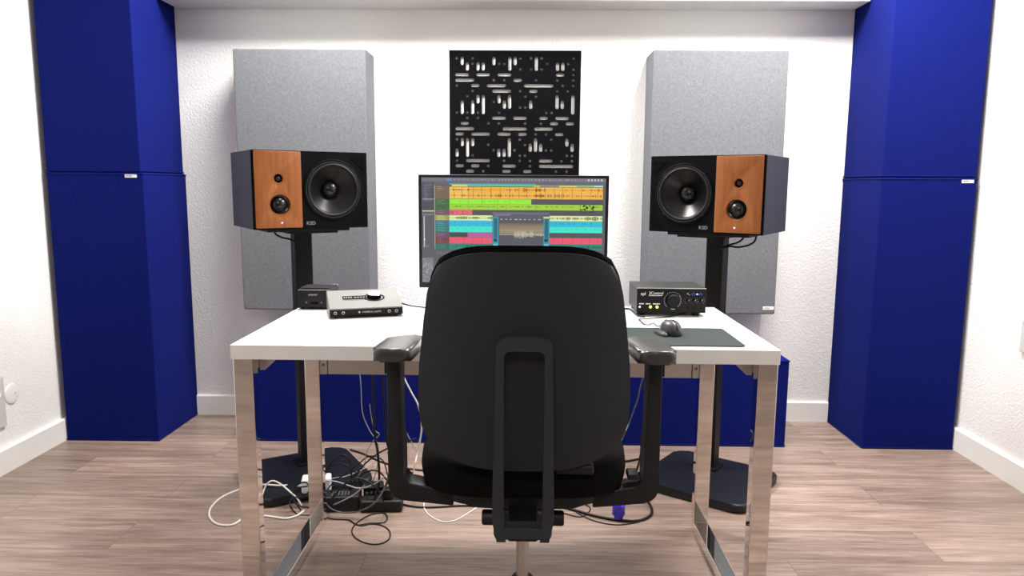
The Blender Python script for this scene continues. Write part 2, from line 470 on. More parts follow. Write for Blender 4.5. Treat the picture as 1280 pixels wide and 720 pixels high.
# ------------------------------------------------------------------ desk
DT=.74
desk=thing('desk','white desk with chrome frame legs standing in the middle of the room','desk',(-.0465,2.0,0))
dx=lambda x:x+.0465
dy=lambda y:y-2.0
b=box(new(),dx(-.699),dx(.606),dy(1.70),dy(2.318),.7045,DT,.0018,2)
obj('desktop',b,'desk_white',desk)
for x0,x1 in ((-.699,-.651),(.559,.607)):
    for y0,y1 in ((1.713,1.748),(2.275,2.31)):
        obj('leg',box(new(),dx(x0),dx(x1),dy(y0),dy(y1),.0,.7043,.003,2),'chrome',desk)
    obj('bottom_rail',box(new(),dx(x0+.001),dx(x1-.001),dy(1.748),dy(2.275),.0,.036,.003,2),'chrome',desk)
    obj('top_rail',box(new(),dx(x0+.001),dx(x1-.001),dy(1.748),dy(2.275),.669,.7043,.003,2),'chrome',desk)
    s=1 if x0<0 else -1
    xi=x1 if x0<0 else x0
    b=prism(new(),[(dx(xi),.7043),(dx(xi+s*.05),.7043),(dx(xi+s*.05),.699),(dx(xi+s*.012),.664),(dx(xi),.664)],dy(1.76),dy(1.766),'y',.0008)
    k=obj('corner_bracket',b,'brushed_steel',desk); k['label']='small grey corner bracket'
ap=obj('apron',box(new(),dx(-.625),dx(.535),dy(2.282),dy(2.304),.517,.7043,.002,2),'apron_silver',desk); ap['label']='silver beige cross panel under the rear of the desktop'
for x0,x1 in ((-.651,-.627),(.537,.559)):
    k=obj('end_bracket',box(new(),dx(x0),dx(x1),dy(2.28),dy(2.304),.517,.7043,.0015,2),'apron_silver',desk)
    xm=dx((x0+x1)/2)
    b=cyl_front(new(),xm,dy(2.28),.548,[(0,.003),(.003,.003),(.0045,.001),(.0045,0)],16)
    obj('screw',b,'ring_metal',k)

# ------------------------------------------------------------------ monitor
mon=thing('computer_monitor','black flat computer monitor showing a colourful music arrangement, standing on the desk','monitor',(-.033,2.2,DT))
MW,MZ0,MZ1=.554,.0785,.410       # outer size, in local z
obj('housing',box(new(),-MW/2,MW/2,-.05,-.022,MZ0,MZ1,.003,2),'black_plastic',mon)
obj('rear_cover',box(new(),-.2,.2,-.022,.01,MZ0+.03,MZ1-.06,.012,3),'black_plastic',mon)
b=box(new(),-.025,.025,.01,.028,.0,.25,.004,2); obj('stand_neck',b,'black_plastic',mon)
b=prism(new(),rrect(-.11,.11,-.07,.1,.02),0,.009,'z',.002); obj('stand_foot',b,'black_plastic',mon)
def screen():
    pal={}
    names=[]
    def C(rgb):
        if rgb not in pal:
            nm='screen_%d_%d_%d'%rgb
            g_=sum(rgb)/3; em=tuple(int(v*.86+g_*.14) for v in rgb)
            m_=mat(nm,(2,2,2),.35,spec=.3,emit=em,es=0.63)
            pal[rgb]=len(names); names.append(nm)
        return pal[rgb]
    bm=new()
    X0,X1=-MW/2+.0095,MW/2-.0095; Z0,Z1=MZ0+.016,MZ1-.0085
    def R(x0,y0,x1,y1,rgb,lay):
        u0_=(x0-67)/1018;u1_=(x1-67)/1018;v0=(y0-65)/577;v1=(y1-65)/577
        xa=X0+(X1-X0)*u0_;xb=X0+(X1-X0)*u1_;za=Z1-(Z1-Z0)*v0;zb=Z1-(Z1-Z0)*v1
        y=-.0502-lay*.00006
        f=bm.faces.new([bm.verts.new(p) for p in ((xa,y,zb),(xb,y,zb),(xb,y,za),(xa,y,za))]); f.material_index=C(rgb)
    rd=random.Random(3)
    R(67,65,1085,642,(98,98,106),0)
    R(67,65,1085,86,(122,117,131),1); R(205,68,236,83,(72,150,214),2)
    for i in range(40): 
        x=250+i*18.5+rd.uniform(-4,4); R(x,72,x+rd.uniform(3,9),78,(168,160,172),2)
    for i in range(5): R(985+i*18,70,994+i*18,80,(205,205,210),2)
    R(142,88,1085,100,(106,108,116),1); R(222,96,700,103,(96,168,168),2); R(235,103,322,112,(235,222,90),2)
    R(322,103,690,111,(100,200,160),2);R(690,104,722,112,(240,205,80),2);R(722,103,828,111,(150,150,155),2);R(828,104,925,112,(235,215,110),2);R(925,103,1020,111,(150,205,150),2);R(1020,103,1070,112,(170,225,220),2)
    # browser column
    R(70,96,136,242,(84,85,97),1)
    for i in range(16): R(78,100+i*6,78+rd.uniform(20,52),102.5+i*6,(120,122,138),2)
    R(70,180,136,184,(160,160,170),2); R(70,244,136,250,(205,203,150),2); R(72,262,130,270,(130,130,136),2)
    R(77,275,83,446,(196,196,202),2); R(79,398,84,408,(250,250,250),3); R(70,280,76,430,(80,80,84),2)
    R(90,438,106,442,(150,150,155),2)
    R(67,505,130,640,(128,128,134),1)
    for i in range(60):
        x=rd.uniform(69,118);y=rd.uniform(508,634); R(x,y,x+rd.uniform(3,10),y+rd.uniform(2,5),rd.choice(((165,165,172),(96,96,102),(186,186,192))),2)
    R(138,104,142,455,(170,178,90),2)
    # track headers
    hd=((108,180,(126,106,88)),(182,238,(76,112,76)),(240,266,(118,88,100)),(268,298,(160,160,92)),(300,330,(70,122,140)),(331,361,(58,130,122)),(364,389,(112,84,118)),(391,423,(128,70,76)),(426,456,(58,112,100)))
    for y0,y1,c in hd:
        R(143,y0,218,y1,c,1)
        for q in range(3):
            y=y0+5+q*9
            if y<y1-4: R(152,y,152+rd.uniform(24,52),y+3,tuple(min(255,int(v*1.35)) for v in c),2)
    dark=(92,89,94)
    def wave(x0,x1,yc,amp,rgb,lay,step=4,dense=.75):
        x=x0; e=.3
        while x<x1:
            e=max(.08,min(1,e+rd.uniform(-.35,.33)))
            if rd.random()<dense: R(x,yc-amp*e,min(x+step*.62,x1),yc+amp*e,rgb,lay)
            x+=step
    # audio clips
    R(222,115,1070,179,(250,186,74),2); R(222,115,322,179,(252,196,84),2.3); R(322,115,700,146,(252,180,66),2.3)
    for x in (247,290,326,352,400,450,502,552,606,652,700,726,750,800,848,900,950,1000,1040):
        R(x,116,x+2.2,178,(170,110,40),3)
    for yc in (130,161):
        R(224,yc-.8,1068,yc+.8,(190,125,50),3); wave(224,1068,yc,9,(150,88,34),3.4,5,.45)
        for x in (300,335,640,712,735): wave(x-14,x+14,yc,13,(110,70,44),3.6,4,.8)
    R(222,181,675,208,(156,250,52),2); R(675,181,1070,208,dark,1.5)
    for x in (326,400,490,556): R(x,182,x+1.8,207,(90,160,50),3)
    for i in range(24): 
        x=rd.uniform(240,660);R(x,190,x+rd.uniform(2,7),193,(96,170,50),3)
    R(222,209,1070,239,(166,218,62),2)
    for x in (326,438,486,536,662,700): R(x,210,x+1.8,238,(104,150,50),3)
    for i in range(70):
        x=rd.uniform(232,1060);R(x,220+rd.uniform(-3,3),x+rd.uniform(4,16),223,(110,160,48),3)
    wave(236,286,220,6,(60,92,30),3.4,4,.9)
    for i in range(26):
        x=rd.uniform(945,1020);y=rd.uniform(206,250);R(x,y,x+rd.uniform(4,9),y+rd.uniform(4,9),(44,62,26),3.6)
    for x in (945,1018): R(x,205,x+2,250,(40,52,26),3.7)
    R(222,240,348,266,(236,104,116),2); R(348,240,1070,266,dark,1.5); wave(224,346,253,9,(190,70,86),3,6,.6)
    for x0,x1 in ((220,462),(778,1070)):
        R(x0,269,x1,298,(218,238,162),2); wave(x0,x1,283,12,(34,44,34),3,6.5,.93)
        R(x0,299,x1,330,(48,192,226),2); R(x0,330,x1,362,(58,236,210),2)
        for i in range(5): 
            x=x0+30+i*(x1-x0-40)/5; R(x,300,x+1.6,329,(38,140,190),3); R(x+12,340,x+24,343,(40,180,170),3)
        wave(x0,x1,312,5,(40,150,196),3,9,.3)
        R(x0,390,x1,424,(242,88,110),2)
        for i in range(1,6): x=x0+i*50; 
        for x in ([300,348,400] if x0<400 else [800,852,905,955,1000,1045]): R(x,391,x+2,423,(176,60,84),3)
        R(x0,425,x1,456,(54,140,126),2); wave(x0,x1,441,10,(30,92,84),3,5,.7)
    R(220,364,322,388,(78,84,84),2); R(322,364,462,389,(190,92,164),2); R(778,364,1070,390,dark,2)
    for i in range(8): 
        x=150+i*12; R(x,470,x+2,486,(150,150,156),2)
    # plug-in window
    R(460,250,778,446,(96,99,110),4); R(462,252,776,262,(116,112,128),5); R(470,264,560,268,(150,140,160),5); 
    R(496,280,745,312,(92,94,104),5)
    for i in range(9): x=505+i*26; R(x,288,x+rd.uniform(8,18),292,(196,196,204),6)
    for q,c in enumerate(((128,114,98),(146,128,104),(150,134,112),(160,146,120),(150,140,122),(120,114,112),(104,104,110))):
        R(500,312+q*11,745,323+q*11,c,5)
    R(500,372,745,440,(92,94,104),5.2)
    R(500,371,578,376,(176,160,128),5.6)
    x=580
    while x<744:
        a=rd.uniform(2,24)*(1 if x<690 else .45)
        R(x,374-a,x+1.6,374+a*rd.uniform(.5,1.2),(222,210,180),6); x+=2.6
    for x0,x1 in ((462,494),(744,778)):
        R(x0,274,x1,446,(62,150,172),5.5); R(x0+7,284,x1-7,392,(44,112,132),6)
        R(x0+6,396,x1-8,412,(36,70,90),6); R(x0+4,424,x1-4,446,(90,200,226),6)
    R(744,274,778,284,(206,214,140),5.6)
    for i in range(5): x=505+i*8; R(x,436,x+5,441,(226,226,230),6)
    o=obj('screen',bm,names,mon,angle=0); o['label']='lit screen filled with coloured audio tracks'
screen()

# ------------------------------------------------------------------ loudspeakers
SW,SH,SD=.40,.264,.30
def speaker(label,loc,rz,mir):
    t_=thing('loudspeaker',label,'loudspeaker',loc,rz,'loudspeakers on stands')
    X=lambda f: (f-.5)*SW*(1 if mir>0 else -1)     # fraction from the wooden-baffle end
    Zf=lambda f: SH*(1-f)
    b=new(); box(b,-SW/2,SW/2,.0,SD,0,SH)
    b.faces.ensure_lookup_table()
    bmesh.ops.delete(b,geom=[f for f in b.faces if f.calc_center_median().y<.001],context='FACES_ONLY')
    bevel_new(b,b.faces[:],.003,2,[q for q in b.edges if q.is_manifold])
    cab=obj('cabinet',b,'speaker_side',t_); cab['label']='dark blue grey cabinet'
    xt=X(.215); zt_=Zf(.355); xm=X(.222); zm=Zf(.685); xw=X(.69); zw=SH*.505
    # black front board with a wooden plate, both cut for the drivers
    b=plate(new(),rrect(-SW/2,SW/2,0,SH,.003,2),[circ(xw,zw,.0935,72),circ(xt,zt_,.017),circ(xm,zm,.0355)],-.006,.001)
    fr=obj('front_panel',b,'speaker_black',t_)
    xa,xb=sorted((X(.022),X(.405)))
    b=plate(new(),rrect(xa,xb,.006,SH-.004,.002,2),[circ(xt,zt_,.017),circ(xm,zm,.0355)],-.0135,-.0058,.001)
    w_=obj('wooden_baffle',b,'walnut',t_); w_['label']='brown wood-veneer plate'
    for nm,xx,zz,ro,rd in (('tweeter',xt,zt_,.017,.0105),('midrange_driver',xm,zm,.0355,.026)):
        b=cyl_front(new(),xx,-.0135,zz,[(ro+.0012,0),(ro+.0006,.0009),(ro-.0004,.0006),(ro-.0022,-.003),(ro-.0036,-.0075)],56)
        tw=obj(nm,b,'walnut',t_)
        b=cyl_front(new(),xx,-.0135,zz,[(ro-.003,-.006),(ro-.0045,-.0085),(rd,-.0105),(rd*.97,-.008),(rd*.8,-.008+rd*.3),(rd*.5,-.008+rd*.47),(rd*.2,-.008+rd*.55),(0,-.008+rd*.56)],48)
        obj('dome',b,'dome',tw)
    b=cyl_front(new(),X(.232),-.0135,Zf(.915),[(.0026,0),(.0026,.0012),(.0014,.002),(0,.0022)],16)
    l_=obj('indicator_light',b,'led_violet',t_); l_['label']='tiny violet lit indicator'
    # woofer
    b=cyl_front(new(),xw,-.006,zw,[(.106,0),(.1055,.003),(.1035,.0042),(.099,.0042),(.0975,.003),(.0935,.003),(.0935,-.003)],72)
    wf=obj('woofer',b,'speaker_black',t_)
    b=cyl_front(new(),xw,-.006,zw,[(.0972,.003),(.0964,.0044),(.0956,.0044),(.0948,.003)],72); obj('woofer_ring',b,'ring_metal',wf)
    b=cyl_front(new(),xw,-.006,zw,[(.0936,-.001),(.0915,.0035),(.0875,.005),(.0835,.003),(.0805,-.003)],72); obj('surround',b,'surround',wf)
    b=cyl_front(new(),xw,-.006,zw,[(.0808,-.003),(.079,-.0042),(.066,-.0135),(.051,-.0245),(.038,-.034),(.028,-.041)],72); obj('cone',b,'cone',wf)
    b=cyl_front(new(),xw,-.006,zw,[(.0315,-.039),(.0295,-.033),(.024,-.026),(.014,-.0205),(0,-.0185)],40); obj('dust_cap',b,'dome',wf)
    for k in range(4):
        a=PI/4+k*PI/2
        b=cyl_front(new(),xw+.101*math.cos(a),-.0095,zw+.101*math.sin(a),[(.0032,0),(.003,.0012),(.0014,.0014),(0,.0008)],12)
        obj('screw',b,'surround',wf)
    # triangular bass ports at the outer corners
    for zz,sg in ((SH-.019,-1),(.019,1)):
        xo=X(.972); xi_=X(.855)
        pts=[(xo,zz),(xi_,zz),(xo,zz+sg*.047)]
        rim=[(p[0],p[1]) for p in pts]
        cx_=sum(p[0] for p in pts)/3; cz_=sum(p[1] for p in pts)/3
        inn=[(cx_+(p[0]-cx_)*.9,cz_+(p[1]-cz_)*.9) for p in pts]
        pr=obj('bass_port',ring_prism(new(),rim,inn,-.0075,-.006,'y'),'speaker_black',t_,angle=0)
        b=prism(new(),inn,-.0066,-.006,'y'); obj('port_opening',b,'deep_black',pr,angle=0)
    b=new()
    xl=X(.445) if mir>0 else X(.545)
    text_mesh(b,'KSD',.0165,front_M(xl,-.0064,.0135),spacing=1.05)
    obj('logo',b,'logo_silver',t_,angle=0)
    b=new(); box(b,-.145,.145,.03,.26,-.012,0,.002,2); obj('isolation_pad',b,'rubber',t_)
    return t_
SPZ=.9765
aL=math.radians(33.2); aR=math.radians(-32.3)
speaker('black loudspeaker left of the monitor, wooden plate on its left, turned inwards',(-.736,2.543,SPZ-.009),aL,1)
speaker('black loudspeaker right of the monitor, wooden plate on its right, turned inwards',(.6195,2.545,SPZ-.015),aR,-1)
def stand(label,px_,py_,rz,cx_,cy_,ztop):
    t_=thing('speaker_stand',label,'speaker stand',(px_,py_,0),rz,'floor stands under the loudspeakers')
    c,s=math.cos(-rz),math.sin(-rz)
    ox,oy=cx_-px_,cy_-py_; lx,ly=c*ox-s*oy,s*ox+c*oy
    b=prism(new(),rrect(lx-.212,lx+.208,ly-.20,ly+.20,(.045,.045,.045,.045),8),.004,.034,'z',.01,4); obj('base_plate',b,'stand_base',t_)
    for sx in (-.15,.15):
        for sy in (-.14,.14): obj('foot',lathe(new(),[(0,0),(.014,0),(.014,.006),(0,.006)],16,Matrix.Translation((lx+sx,ly+sy,0))),'rubber',t_)
    b=prism(new(),rrect(-.0345,.0345,-.03,.03,.008,4),.034,ztop-.01,'z',.001,1); obj('pole',b,'stand_black',t_)
    b=prism(new(),rrect(-.05,.05,-.045,.045,.01,4),.034,.042,'z',.002); obj('pole_flange',b,'stand_black',t_)
    b=box(new(),-.09,.09,-.17,.06,ztop-.01,ztop,.002); obj('top_plate',b,'stand_black',t_)
stand('black speaker stand left of the desk chair, its base buried in cables',-.846,2.77,aL*.95,-.83,2.675,SPZ-.0215)
stand('black speaker stand right of the desk chair, its base clear on the floor',.728,2.775,aR*1.1,.708,2.68,SPZ-.0275)

# ------------------------------------------------------------------ things on the desk
# small black box at the left rear corner
hub=thing('drive_dock','small black electronic box on the rear left corner of the desk','electronic box',(-.64,2.206,DT))
b=box(new(),-.0515,.0515,0,.095,.003,.062,.005,3); obj('housing',b,'hub_black',hub)
b=prism(new(),rrect(-.046,.046,.006,.089,.008),.0618,.0655,'z',.0012); obj('top_lid',b,'hub_black',hub)
obj('edge_strip',box(new(),-.05,.05,-.0008,.001,.0585,.0605,.0003,1),'hub_grey',hub)
obj('rear_catch',box(new(),.03,.05,.085,.0945,.0615,.0668,.001,1),'hub_grey',hub)
for sx in (-.04,.04):
    for sy in (.012,.083): obj('foot',lathe(new(),[(0,0),(.006,0),(.006,.004),(0,.004)],12,Matrix.Translation((sx,sy,0))),'rubber',hub)
obj('lettering',text_mesh(new(),'SABRENT',.0068,front_M(-.018,-.0005,.043)),'logo_silver',hub,angle=0)
b=box(new(),-.011,.012,-.0006,.003,.0165,.0235); obj('port',b,'deep_black',hub,angle=0)
for xx in (-.0245,.022):
    b=cyl_front(new(),xx,0,.022,[(.0026,0),(.0024,.0012),(0,.0014)],14); obj('jack',b,'hub_grey',hub)

# silver audio interface: a wedge with a black front
ia=math.atan2(.056,.203)
itf=thing('audio_interface','silver wedge-shaped audio interface with a big round knob, on the left of the desktop','audio interface',(-.4515,2.076,DT),ia+math.radians(2.5))
WI=.208
def wedge(x0,x1,zb,fz,bz,y0,y1): return [(y0,zb),(y1,zb),(y1,bz),(y0,fz)]
b=new(); pr_=[(.004,.004),(.148,.004),(.148,.058),(.004,.0285)]
prism(b,pr_,-WI/2+.002,WI/2-.002,'x',.0015,2); obj('body',b,'controller_black',itf)
b=new(); prism(b,[(0,.0262),(.15,.0562),(.15,.0607),(0,.0295)],-WI/2,WI/2,'x',.0012,2)
for s in (-1,1):
    prism(b,[(.002,.006),(.15,.006),(.15,.0575),(.002,.0275)],s*WI/2-.0008,s*WI/2+.0008,'x')
obj('top_cover',b,'interface_silver',itf)
sl=math.atan2(.0312,.15)
def top_M(x,yy,lift=.0003):      # point on the sloping top
    return Matrix.Translation((x,yy*math.cos(sl),.0295+yy*math.sin(sl)+lift)) @ Matrix.Rotation(sl,4,'X')
b=lathe(new(),[(.0,.0135),(.0185,.0135),(.0202,.012),(.0212,.0015),(.0212,0)],48,top_M(.03,.082),mi=[0,0,1,1]); obj('volume_knob',b,['knob_silver','deep_black'],itf)
b=lathe(new(),[(.0265,0),(.0265,.0006),(.0315,.0006),(.0315,0)],48,top_M(.03,.082)); obj('knob_ring',b,'deep_black',itf)
b=box(new(),-.062,.008,-.016,.014,0,.0004,M=top_M(0,.086)); mtr=obj('meter_window',b,'deep_black',itf,angle=0)
b=new()
for i in range(4): box(b,-.028+i*.0085,-.0225+i*.0085,-.004,.003,.0005,.0008,M=top_M(0,.086))
for i in range(4): box(b,-.058+i*.0065,-.0545+i*.0065,-.007,.006,.0005,.0008,M=top_M(0,.087))
obj('meter_light',b,'print_grey',mtr,angle=0)
b=new()
for i in range(9): box(b,-.056+i*.0078,-.0505+i*.0078,-.0012,.0006,0,.0003,M=top_M(0,.064))
obj('key_marks',b,'print_dark',itf,angle=0)
b=new()
text_mesh(b,'UNIVERSAL AUDIO',.0064,front_M(-.013,.0032,.0145),spacing=1.0)
lathe(b,[(0,.0003),(.0034,.0003),(.0034,0)],4,Matrix.Translation((-.0205,.0032,.0165))@Matrix.Rotation(PI/2,4,'X'))
obj('lettering',b,'logo_silver',itf,angle=0)
for xx in (-.088,-.066,.065,.086):
    b=cyl_front(new(),xx,.0035,.016,[(.0030,0),(.0028,.0014),(.0040,.0016),(.0046,.0008),(.0046,0)],24); obj('jack',b,'logo_silver',itf)
b=new()
for i in range(18): box(b,-.056+i*.0062,-.0525+i*.0062,.0028,.004,.0055,.0092)
obj('vent',b,'deep_black',itf,angle=0)
for sx in (-.085,.085):
    for sy in (.015,.135): obj('foot',lathe(new(),[(0,0),(.007,0),(.007,.005),(0,.005)],14,Matrix.Translation((sx,sy,0))),'rubber',itf)

# black monitor controller
ctl=thing('monitor_controller','black box with large round knob and glowing amber lights, on the desk','audio controller',(.435,2.15,DT))
b=box(new(),-.1015,.1015,.0015,.16,.0115,.083,.0012,2); obj('housing',b,'controller_top',ctl)
b=box(new(),-.1015,.1015,-.0035,.0018,.0105,.0815,.0008,1); obj('front_panel',b,'controller_black',ctl)
b=box(new(),-.1015,.1015,-.0036,.003,.0815,.0838,.0005,1); obj('front_edge',b,'brushed_steel',ctl)
for sx in (-.085,.078):
    for sy in (.018,.14): obj('foot',lathe(new(),[(0,0),(.011,0),(.0125,.0115),(0,.0115)],18,Matrix.Translation((sx,sy,0))),'rubber',ctl)
b=cyl_front(new(),.0035,-.0035,.0475,[(0,.0195),(.0165,.0195),(.0182,.0178),(.0195,.002),(.0205,0)],48); obj('large_knob',b,'controller_black',ctl)
b=new()
for i in range(21):
    a=math.radians(-135+i*13.5)
    x_=.0035+.0245*math.sin(a); z_=.0475+.0245*math.cos(a)
    lathe(b,[(0,.0003),(.0011,.0003),(.0011,0)],8,Matrix.Translation((x_,-.0036,z_))@Matrix.Rotation(PI/2,4,'X'))
for kx in (.049,.068,.088):
    for i in range(9):
        a=math.radians(-135+i*33.75)
        lathe(b,[(0,.0003),(.0006,.0003),(.0006,0)],6,Matrix.Translation((kx+.0096*math.sin(a),-.0036,.047+.0096*math.cos(a)))@Matrix.Rotation(PI/2,4,'X'))
text_mesh(b,'spl',.014,front_M(-.091,-.0038,.0625),spacing=1.0); 
text_mesh(b,'2Control',.0125,front_M(-.067,-.0038,.0645),spacing=.9)
box(b,-.067,-.0275,-.004,-.0036,.0605,.0622)
for x0,x1 in ((-.0945,-.078),(-.075,-.057),(-.054,-.029)): 
    k=int((x1-x0)/.0036)
    for i in range(k): box(b,x0+i*.0036,x0+i*.0036+.0028,-.004,-.0036,.0352,.0384)
box(b,.0,.011,-.004,-.0036,.0205,.0222); text_mesh(b,'x',.009,front_M(.0445,-.0038,.066)); box(b,.05,.054,-.004,-.0036,.064,.065)
obj('lettering',b,'print_white',ctl,angle=0)
b=new()
for kx in (.064,.0845):      # headphone symbols
    for i in range(8):
        a=math.radians(-20+i*220/7); box(b,kx+.0034*math.cos(a)-.0006,kx+.0034*math.cos(a)+.0006,-.004,-.0036,.0668+.0034*math.sin(a)-.0006,.0668+.0034*math.sin(a)+.0006)
    for s in (-1,1): box(b,kx+s*.0034-.0011,kx+s*.0034+.0011,-.004,-.0036,.0632,.0664)
obj('headphone_symbol',b,'print_blue',ctl,angle=0)
b=cyl_front(new(),.0748,-.0035,.0665,[(.0024,0),(.0022,.0012),(0,.0016)],14); obj('indicator_light',b,'led_blue',ctl)
b=cyl_front(new(),-.0925,-.0035,.0275,[(.0028,0),(.0026,.0012),(0,.0016)],14); obj('indicator_light',b,'led_white',ctl)
for xx in (-.061,-.0415):
    b=cyl_front(new(),xx,-.0035,.0275,[(.0042,0),(.0040,.0016),(0,.0022)],18); k=obj('indicator_light',b,'led_amber',ctl); k['label']='round glowing amber light'
for kx in (.049,.068,.088):
    b=cyl_front(new(),kx,-.0035,.047,[(0,.011),(.0052,.011),(.006,.009),(.0066,0)],24); kk=obj('small_knob',b,'hub_black',ctl)
    obj('pointer',box(new(),kx-.0004,kx+.0004,-.0149,-.0144,.048,.0525),'print_white',kk,angle=0)
for kx in (.068,.088,.0475):
    b=cyl_front(new(),kx,-.0035,.0265,[(.0038,0),(.0038,.001),(.0026,.001),(.0024,-.0015),(0,-.0015)],18); obj('jack_socket',b,'deep_black',ctl)

# mouse mat
b=prism(new(),rrect(.06,.534,1.731,1.953,.012),DT,DT+.0028,'z',.0008,1)
tag(obj('mouse_mat',b,'mat_green'),'flat dark grey-green mouse mat on the right of the white desktop','mouse mat')
# mouse: sculpted hump, thumb rest, buttons and wheel
MSC=.8
ms=thing('computer_mouse','dark grey computer mouse with a thumb rest, on the dark mouse mat','mouse',(.379,1.872,DT+.0028),math.radians(14))
def hump(u_,v_):
    # u across, v along (front=+1)
    w_=(.030+.006*(1-v_*v_))*(1-.15*max(0,v_))
    L_=.056
    a=min(1,math.hypot(u_,v_))
    # map the square to a disc
    x=u_*math.sqrt(1-.5*v_*v_); y=v_*math.sqrt(1-.5*u_*u_)
    rr=min(1,math.hypot(x,y)); h=.043*math.sqrt(max(0,1-rr**2.6))*(1-.28*max(0,y))
    return x*w_*1.0,y*L_,h
def top(u_,v_):
    x,y,h=hump(u_,v_); return (x,y,.0035+h)
def bot(u_,v_):
    x,y,h=hump(u_,v_); return (x*.96,y*.96,.0005)
obj('shell',sheet(new(),top,bot,22,22),'mouse_grey',ms,angle=60)
def ttop(u_,v_):
    x=u_*math.sqrt(1-.5*v_*v_); y=v_*math.sqrt(1-.5*u_*u_); rr=min(1,math.hypot(x,y))
    return (-.034+x*.017,-.006+y*.042,.004+.011*math.sqrt(max(0,1-rr**2.4))-.004*max(0,-x))
def tbot(u_,v_):
    x=u_*math.sqrt(1-.5*v_*v_); y=v_*math.sqrt(1-.5*u_*u_)
    return (-.034+x*.016,-.006+y*.04,.0005)
obj('thumb_rest',sheet(new(),ttop,tbot,14,18),'mouse_dark',ms,angle=60)
def strip(u0_,u1_,v0,v1,lift):
    bm=new(); n=14
    def S(u_,v_):
        x,y,h=hump(u_,v_); return Vector((x,y,.0035+h+lift))
    sheet(bm,lambda a,c:S(u0_+(u1_-u0_)*(a+1)/2,v0+(v1-v0)*(c+1)/2),lambda a,c:S(u0_+(u1_-u0_)*(a+1)/2,v0+(v1-v0)*(c+1)/2)-Vector((0,0,.003)),6,n)
    return bm
obj('side_split',strip(.0,.13,-.93,.3,.0006),'deep_black',ms,angle=60)
obj('button',strip(-.8,-.1,.2,.88,.0011),'mouse_dark',ms,angle=60)
obj('button',strip(.15,.8,.2,.88,.0011),'mouse_grey',ms,angle=60)
b=lathe(new(),[(0,-.004),(.009,-.004),(.010,-.002),(.010,.002),(.009,.004),(0,.004)],24,Matrix.Translation((.001,.034,.031))@Matrix.Rotation(PI/2,4,'Y')); obj('scroll_wheel',b,'rubber',ms)

for q in ms.children:
    for v in q.data.vertices: v.co=v.co*MSC
# ------------------------------------------------------------------ office chair
ch=thing('office_chair','black office chair seen from behind, standing in front of the desk','office chair',(.002,1.55,0))
cy=lambda y:y-1.55
def yback(z): return 1.405-.055*(z-.56)/.44 -.012*math.cos((z-.56)/.44*PI)
def zb(x): return .558+.058*(abs(x)/.2075)**3.2
def zt(x): return .996-.062*(abs(x)/.2)**4.2
def hw(v): # half width by v -1..1
    tt=(v+1)/2
    pts=[(0,.186),(.06,.2005),(.14,.207),(.3,.2085),(.5,.2055),(.75,.196),(.9,.188),(.96,.181),(1,.166)]
    for (a,c),(a2,c2) in zip(pts,pts[1:]):
        if tt<=a2: return c+(c2-c)*(tt-a)/(a2-a)
    return pts[-1][1]
def back_pt(u_,v_,off,grow=0.,zup=0.):
    x=u_*(hw(v_)*1.012+grow); x0=u_*.2
    tt=(v_+1)/2
    z=zb(x)+(zt(x)+zup-zb(x))*tt
    return Vector((x,cy(yback(z)+off+.035*(abs(u_))**2.4),z))
b=sheet(new(),lambda a,c:back_pt(a,c,0),lambda a,c:back_pt(a,c,.012),36,40)
o_=obj('backrest_shell',b,'shell_plastic',ch,angle=50)
def cush(a,c):
    f=(1-abs(a)**8)*(1-abs(c)**10)
    return back_pt(a,c,(.018+.048*f),-.005,.012)
b=sheet(new(),lambda a,c:back_pt(a,c,.0125,-.002,.0125),cush,36,40)
obj('backrest_cushion',b,'seat_fabric',ch,angle=70)
# rear bar
def uy(q): # lean of the bar
    x,y,z=q; return (x,cy(1.298+(z-.46)*.135)+y,z)
def uout(z):  return .0585-.006*(z-.5)/.33
outer=[];inner=[]
def side(s):
    pass
outer=[(.032,.458),(.049,.458),(.0585,.499),(.0565,.62),(.0535,.80)]
inner=[(.0325,.4585),(.0335,.4655),(.0365,.50),(.0375,.62),(.0385,.79)]
for i in range(7):
    a=PI/2*i/6; outer.append((.0535-.022+.022*math.cos(a),.815+.022*math.sin(a))); inner.append((.0385-.012+.012*math.cos(a),.800+.012*math.sin(a)))
outer=outer+[(-p[0],p[1]) for p in outer[::-1]]; inner=inner+[(-p[0],p[1]) for p in inner[::-1]]
# open band: build quads without closing at the bottom
def band(bm,outer,inner,y0,y1,fn):
    n=len(outer)
    R=[[bm.verts.new(fn((p[0],y,p[1]))) for p in pts] for pts,y in ((outer,y0),(outer,y1),(inner,y1),(inner,y0))]
    for i in range(n-1):
        for k in range(4):
            A=R[k];B=R[(k+1)%4]; bm.faces.new((A[i],A[i+1],B[i+1],B[i]))
    bm.faces.new([R[k][0] for k in range(4)]); bm.faces.new([R[k][-1] for k in range(4)][::-1])
    return bm
b=band(new(),outer,inner,-.002,.024,uy); bevel_new(b,b.faces[:],.0022,2,[e for e in b.edges if e.is_manifold and e.calc_face_angle(0)>.9])
obj('back_bar',b,'bar_plastic',ch,angle=40)
b=new(); prism(b,[(-.036,.463),(.036,.463),(.036,.4835),(-.036,.4835)],-.001,.03,'y',.002,2,fn=uy)
obj('bar_foot',b,'bar_plastic',ch)
